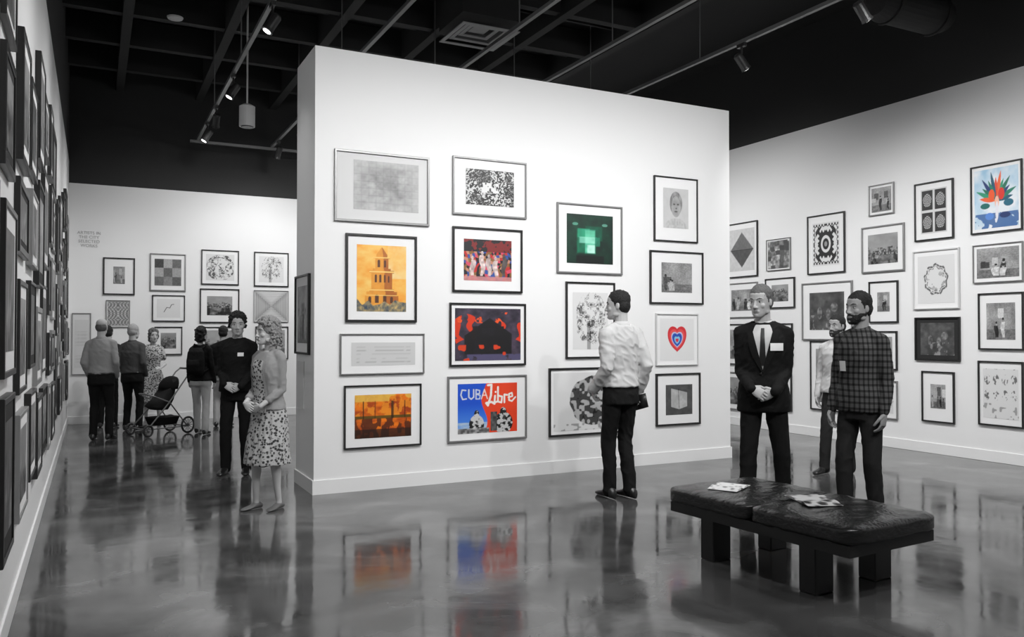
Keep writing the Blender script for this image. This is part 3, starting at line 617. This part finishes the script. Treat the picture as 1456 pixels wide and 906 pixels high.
    if placket: patch([(z,-.012,.012) for z in zr(hem+.02,1.43,12)],top,.006,2)
    if badge: 
        bx,bz,bw,bh=badge; patch([(z,bx-bw,bx+bw) for z in zr(bz-bh,bz+bh,3)],BADGE,.020,3)
    piv=V3((0,-.018+lean*.55,1.485)); HM=Matrix.Translation(piv)@Matrix.Rotation(math.radians(head[0]),4,'Z')@Matrix.Rotation(math.radians(head[1]),4,'X')@Matrix.Translation(V3((0,.022,.150)))
    fsx=.93 if female else 1.0
    hp_=[(-.119,.060,.018,.020),(-.108,.052,.036,.036),(-.088,.034,.050,.058),(-.062,.014,.060,.078),(-.03,.004,.067,.088),(0,0,.071,.091),(.03,-.003,.0745,.095),(.06,-.006,.074,.095),(.088,-.010,.062,.080),(.106,-.011,.042,.055),(.116,-.012,.016,.022)]
    b=B(); b.stack([(0,yc,z_,rx*fsx,ry,2.15) for (z_,yc,rx,ry) in hp_],24)
    b.tube([(0,.088,.010),(0,.099,-.018),(0,.108,-.036)],[.007,.009,.011],10); b.ell((.011,.097,-.040),(.009,.011,.008)); b.ell((-.011,.097,-.040),(.009,.011,.008))
    b.tube([(-.048,.070,.022),(-.03,.0825,.026),(-.008,.089,.022)],.0065,8); b.tube([(.048,.070,.022),(.03,.0825,.026),(.008,.089,.022)],.0065,8)
    for sg in (1,-1):
        b.ell((sg*.038,.061,-.028),(.023,.022,.024)); b.ell((sg*.050,.012,-.075),(.014,.03,.02)); b.ell((sg*.073*fsx,-.006,-.008),(.008,.017,.029),Matrix.Rotation(sg*.3,3,'Z'))
    b.ell((0,.080,-.098),(.020,.018,.016)); b.tube([(-.018,.087,-.070),(0,.092,-.070),(.018,.087,-.070)],.009,8)
    b.xf(HM)
    nb=HM@V3((0,-.022,-.055)); nr=.046 if female else .055
    b.tube([nb,lerp(nb,V3((0,-.02+lean*.5,1.44)),.5),V3((0,-.02+lean*.5,1.43))],[nr,nr,nr*1.1],14)
    if dress or female: b.ell((0,.01+lean*.5,1.42),(.065,.060,.045))
    add(b,skin,.0040 if near else .007,3 if near else 1)
    b=B(); b.tube([(-.021,.0900,-.067),(-.008,.0970,-.0645),(0,.0975,-.066),(.008,.0970,-.0645),(.021,.0900,-.067)],[.003,.0045,.004,.0045,.003],8); b.tube([(-.017,.0905,-.073),(0,.0975,-.0745),(.017,.0905,-.073)],[.003,.0055,.003],8); b.xf(HM); addraw(b,LIP)
    b=B(); b2=B()
    for sg in (1,-1): b.ell((sg*.031,.0735,.001),(.0140,.0120,.0080)); b2.ell((sg*.031,.0812,.001),(.0056,.0053,.0060))
    b.xf(HM); b2.xf(HM); addraw(b,EW); addraw(b2,EI)
    b=B()
    for sg in (1,-1): b.tube([(sg*.016,.0925,.024),(sg*.032,.0885,.030),(sg*.049,.075,.026)],[.0025,.0038,.002],6); b.tube([(sg*.018,.0850,.008),(sg*.031,.0868,.0105),(sg*.046,.077,.006)],.0018,6)
    b.xf(HM); addraw(b,hair if hair not in (HL,HW) else HG)
    b=B(); rnd=random.Random(len(name)*7+5)
    if hairstyle in ('short','bald'):
        if hairstyle!='bald': b.ell((0,-.011,.047),(.0810*fsx,.0975,.084),nu=24,nv=16)
        b.ell((0,-.040,-.002),(.0770*fsx,.066,.078),nu=20,nv=14); 
        if hairstyle!='bald':
            for k in range(110):
                a_=rnd.uniform(0,6.28); e_=rnd.uniform(.25,1.5)
                if math.sin(a_)>.1 and e_<.85: continue
                b.ell((.074*fsx*math.cos(a_)*math.cos(e_),-.011+.090*math.sin(a_)*math.cos(e_),.049+.078*math.sin(e_)),(rnd.uniform(.006,.009),rnd.uniform(.010,.016),rnd.uniform(.006,.010)),nu=8,nv=6)
        for sg in (1,-1): b.tube([(sg*.069*fsx,.018,.045),(sg*.071*fsx,.016,-.002)],[.012,.006],8)
        b.xf(HM); add(b,hair,.0040 if near else .008,1,.0015,60,60)
    else:
        low={'curly':-.135,'shag':-.045,'bob':-.10}[hairstyle]; vol={'curly':1.24,'shag':1.08,'bob':1.12}[hairstyle]
        b.ell((0,-.014,.044),(.084*fsx*(1+(vol-1)*.6),.100,.090*(1+(vol-1)*.5)),nu=20,nv=14); b.ell((0,-.05,-.01),(.078*(1+(vol-1)*.6),.065,.085))
        if hairstyle!='shag': b.ell((0,-.045,-.065),(.086,.052,.075))
        n={'curly':620,'shag':340,'bob':110}[hairstyle]
        for k in range(n):
            a_=rnd.uniform(0,6.283); z_=rnd.uniform(low,.06)
            if rnd.random()<.5:
                e_=rnd.uniform(.1,1.5); px_=.082*vol*fsx*math.cos(a_)*math.cos(e_); py_=-.014+.092*vol*math.sin(a_)*math.cos(e_); z_=.045+.082*vol*math.sin(e_)
                if py_>.06 and z_<.085: continue
            else:
                rr=vol*.080*rnd.uniform(.9,1.05)*(1.08 if hairstyle=='curly' and z_<-.03 else 1); px_,py_=rr*fsx*math.cos(a_),rr*1.10*math.sin(a_)-.020
                if py_>.012: continue
                if z_<-.06 and hairstyle!='curly' : py_=min(py_,-.01)
            q_=rnd.uniform(.007,.014) if near else rnd.uniform(.011,.022)
            b.ell((px_,py_,z_),(q_,q_,q_),nu=8,nv=6)
        b.xf(HM); add(b,hair,.0042 if near else .009,0 if near else 1,.002,50,50)
    if beard:
        b=B(); b.stack([(0,.062,-.124,.022,.022,2),(0,.056,-.110,.040,.038,2.1),(0,.040,-.088,.0545,.058,2.1),(0,.022,-.066,.0625,.073,2.1),(0,.006,-.040,.0675,.078,2.1)],20); b.tube([(-.026,.085,-.058),(0,.099,-.055),(.026,.085,-.058)],.005,8); b.xf(HM); add(b,beard,.0042 if near else .008,1,.0015,60,60)
    if collar:
        b=B(); n=20; rs=[]
        cm=CW if jacket else top
        for (z_,rad) in ((1.445,nr+.024),(1.470,nr+.018),(1.498,nr+.010)):
            rs.append([V3((rad*math.cos(2*math.pi*j/n),-.016+lean*.52+rad*1.02*math.sin(2*math.pi*j/n),z_-.020*max(0,math.sin(2*math.pi*j/n)))) for j in range(n)])
        for (z_,rad) in ((1.498,nr+.004),(1.45,nr+.010)):
            rs.append([V3((rad*math.cos(2*math.pi*j/n),-.016+lean*.52+rad*1.02*math.sin(2*math.pi*j/n),z_-.020*max(0,math.sin(2*math.pi*j/n)))) for j in range(n)])
        b.rings(rs); b.f=b.f[:-2]; addraw(b,cm)
    for k,sg in enumerate((1,-1)):
        wp,d,nrm,curl=H[k]; a,el,w_=arm[k]; d=d.normalized(); nrm=(nrm-d*nrm.dot(d)).normalized(); X=d.cross(nrm).normalized()
        ts=1 if X.dot(V3((0,1,.3)))>0 else -1
        if hands=='clasp': ts=1 if X.dot(V3((0,.1,1)))>0 else -1
        X=X*ts; b=B(); hs=.9 if female else 1.0
        b.tube([lerp(el,w_,.0 if sleeve<.9 or cardigan else .7),lerp(el,w_,.4 if sleeve<.9 or cardigan else .85),w_],[ra[2]-.004,ra[3]-.004,ra[4]-.005] if sleeve<.9 or cardigan else [ra[4]-.002,ra[4]-.004,ra[4]-.005],12)
        rs=[]
        for (t_,rx,rn) in ((-.005,.024,.019),(.02,.030,.019),(.045,.037,.017),(.075,.040,.0145),(.092,.037,.011)):
            rs.append([w_+d*t_*hs+X*(rx*hs*math.cos(2*math.pi*j/14))+nrm*(rn*hs*math.sin(2*math.pi*j/14)+.0) for j in range(14)])
        b.rings(rs)
        for i_,(off,ln) in enumerate(((.029,.070),(.0095,.078),(-.0105,.072),(-.029,.056))):
            p0=w_+d*.078*hs+X*off*hs; pts=[p0]; ang=.12; dd=d; fan=X*(off*1.6)
            for q,fr in enumerate((.16,.44,.28,.22)):
                if q>0: ang+=curl*(.75,.85,.6)[q-1]+.03*i_
                dd=(d*math.cos(ang)+nrm*math.sin(ang)+fan*math.cos(ang)).normalized(); pts.append(pts[-1]+dd*ln*hs*fr*(1.0))
            b.tube(pts,[.0088*hs,.0086*hs,.0080*hs,.0074*hs,.0064*hs],8)
        p0=w_+d*.022*hs+X*.022*hs; p1=p0+(d*.7+X*.62+nrm*.25).normalized()*.038*hs; p2=p1+(d*.85+X*.15+nrm*(.3+curl*.5)).normalized()*.032*hs; p3=p2+(d*.9-X*.05+nrm*(.3+curl*.7)).normalized()*.024*hs
        b.tube([p0,p1,p2,p3],[.016*hs,.012*hs,.0105*hs,.0085*hs],10)
        if hands!='pocket': add(b,skin,.0030 if near else .0055,1)
        if hold and hold[0]==k:
            c=B(); hw_,hl_,ht_=hold[1]; c.box((-hw_,-hl_,-ht_),(hw_,hl_,ht_)); ctr=w_+d*.10+nrm*(.030); Mx=Matrix((X,d,nrm)).transposed().to_4x4(); c.xf(Matrix.Translation(ctr)@Mx); addraw(c,SH)
    if backpack:
        b=B(); b.stack([(0,-.19,.98,.10,.06,3),(0,-.20,1.02,.135,.085,3.2),(0,-.205,1.2,.14,.09,3.2),(0,-.19,1.36,.125,.075,3),(0,-.17,1.42,.08,.045,2.5)]); b.stack([(0,-.29,1.04,.09,.03,3),(0,-.295,1.15,.10,.035,3),(0,-.28,1.22,.09,.025,3)]); 
        for sg in (1,-1): b.tube([(sg*.09,-.13,1.42),(sg*.10,-.02,1.48),(sg*.10,.11,1.38),(sg*.12,.13,1.22),(sg*.15,.0,1.08),(sg*.11,-.15,1.03)],.014,8)
        add(b,CBK,.010,2,.003,10,10)
    AV=[];AF=[];AM=[];k=0
    for (V,F,m_) in parts: AV.append(V); AF+=[tuple(i+k for i in f) for f in F]; AM+=[m_]*len(F); k+=len(V)
    A=np.concatenate(AV)*s
    return mkobj(name,A,AF,mats,AM,smooth=True,loc=(x,y,0),rotz=math.radians(heading-90))

person('man_in_white_shirt',4.26,6.20,96,1.87,top=CW,bottom=CBK,hair=HD,head=(42,-2),feet=((.080,-.03,0),(-.075,.05,6)),wr=.007,ease=.016,pole=.12,
  hands=[(V3((.215,.01,.90)),V3((.05,-.25,-.95)),V3((-.9,.0,-.1)),.8),(V3((-.19,.12,.93)),V3((.3,.4,-.8)),V3((.8,-.3,-.2)),.6)],hold=(0,(.11,.06,.008)))
person('man_in_black_suit',4.85,5.02,224,1.88,top=CBK,bottom=CBK,hair=HG,head=(-24,-6),feet=((.12,.10,14),(-.15,-.06,-18)),hands='clasp',jacket=True,tie=True,badge=(-.10,1.29,.045,.028))
person('man_in_plaid_shirt',5.32,4.47,188,1.81,top=PL,bottom=CDK,hair=HD,head=(-12,0),beard=HD,hem=.86,placket=True,badge=(.06,1.20,.028,.038),feet=((.10,.05,6),(-.10,-.05,-14)),skin=SKd,sleeve=.97)
person('bearded_man',7.05,6.21,195,1.68,top=CW,bottom=CDK,hair=HD,head=(-10,0),beard=HD,hem=.9,skin=SKd,feet=((.11,.10,6),(-.10,-.08,-8)))
person('woman_in_floral_dress',1.33,7.20,216,1.61,top=CLG,bottom=None,shoe=SHT,hair=HL,hairstyle='curly',female=True,dress=True,cardigan=True,legs='bare',hands='clasp',head=(-22,0),feet=((.09,.05,6),(-.10,-.04,-8)),collar=False,sleeve=.8)
person('young_man_in_black',1.36,9.12,248,1.71,top=CBK,bottom=CBK,hair=HD,hairstyle='shag',head=(14,-8),hands='clasp',badge=(-.07,1.30,.03,.02),hem=.9,collar=False)
person('man_in_grey_shirt',.10,12.86,72,1.69,top=CSH,bottom=CBK,hair=HG,hairstyle='bald',near=False,fat=1.12,hands='pocket')
person('grey_haired_man',.54,13.90,58,1.62,top=CG,bottom=CBK,hair=HW,near=False,fat=1.15,hands='pocket',head=(-10,0))
person('man_in_dark_jacket',.20,14.45,80,1.60,top=CDK,bottom=CBK,hair=HD,near=False,hands='front')
person('woman_in_patterned_dress',.86,14.55,262,1.55,top=CLG,shoe=SHT,hair=HG,hairstyle='bob',female=True,dress=True,legs='bare',near=False,hands='front',head=(20,0),collar=False,sleeve=.3)
person('woman_with_backpack',1.42,12.95,60,1.57,top=CBK,bottom=CW,hair=HD,hairstyle='bob',female=True,near=False,hands='down',backpack=True,hem=.88,head=(-20,0),collar=False,feet=((.12,-.10,4),(-.10,.10,-4)))
person('man_in_black_shirt',1.84,13.75,75,1.60,top=CBK,bottom=CW,hair=HD,near=False,hands='front',hem=.9,collar=False)

# ------------------------------------------------------------------ stroller
em=bpy.data.objects.new('baby_stroller',None); COL.objects.link(em); em.location=(.88,13.25,0); em.rotation_euler=(0,0,math.radians(-62)); em.scale=(.82,.82,.92)
em.location=(.90,13.18,0)
o=B()
for sg in (-1,1):
    o.tube([(sg*.26,-.42,.12),(sg*.22,.0,.50),(sg*.22,.42,.98),(sg*.20,.50,1.04)],.013,8); o.tube([(sg*.26,.35,.12),(sg*.22,.02,.52),(sg*.20,-.25,.62)],.012,8)
    o.tube([(sg*.26,-.42,.12),(sg*.26,.35,.12)],.010,8)
o.tube([(-.20,.50,1.04),(.20,.50,1.04)],.018,10); o.tube([(-.26,.35,.12),(.26,.35,.12)],.010,8); o.tube([(-.26,-.42,.12),(.26,-.42,.12)],.010,8); o.tube([(-.20,-.25,.62),(-.1,-.36,.66),(.1,-.36,.66),(.20,-.25,.62)],.015,8)
o.obj('chassis',[M['track']],parent=em,smooth=True)
for i,(x,y,r_) in enumerate(((-.28,.35,.14),(.28,.35,.14),(-.28,-.42,.10),(.28,-.42,.10))):
    o=B(); n=28; rs=[]
    for k in range(10):
        a=2*math.pi*k/10; rs.append([V3((x+.018*math.cos(a),y+(r_-.018+.018*math.sin(a))*math.cos(2*math.pi*j/n),r_+(r_-.018+.018*math.sin(a))*math.sin(2*math.pi*j/n))) for j in range(n)])
    rs.append(rs[0]); o.rings(rs); o.f=o.f[:-2]; o.m=o.m[:-2]
    for k in range(6): a=math.pi*k/6; o.tube([(x,y+(r_-.02)*math.cos(a),r_+(r_-.02)*math.sin(a)),(x,y-(r_-.02)*math.cos(a),r_-(r_-.02)*math.sin(a))],.005,6,mi=1)
    o.tube([(x-.02,y,r_),(x+.02,y,r_)],.02,10,mi=1); o.obj('wheel_%d'%(i+1),[M['fixture'],M['track']],parent=em,smooth=True)
o=B(); o.stack([(0,-.05,.40,.17,.12,3),(0,-.08,.46,.19,.20,3),(0,.02,.56,.19,.16,3),(0,.12,.75,.18,.09,3),(0,.17,.88,.16,.05,3)]); o.obj('seat',[CDK],parent=em,smooth=True)
o=B(); rs=[]
for i in range(9):
    a=math.radians(0+i*14); rs.append([V3((.20*math.cos(math.pi*j/12),.14-.22*math.cos(a)*math.sin(math.pi*j/12)+.05,.72+.20*math.sin(a)*math.sin(math.pi*j/12))) for j in range(13)])
for r_ in rs: o.v+=r_
for i in range(8):
    for j in range(12): o.f.append((i*13+j,i*13+j+1,(i+1)*13+j+1,(i+1)*13+j)); o.m.append(0)
ob=o.obj('canopy',[CBK],parent=em,smooth=True); md=ob.modifiers.new('s','SOLIDIFY'); md.thickness=.008
o=B(); o.stack([(0,.02,.16,.18,.22,4),(0,.02,.28,.21,.27,4)]); o.obj('basket',[CBK],parent=em)
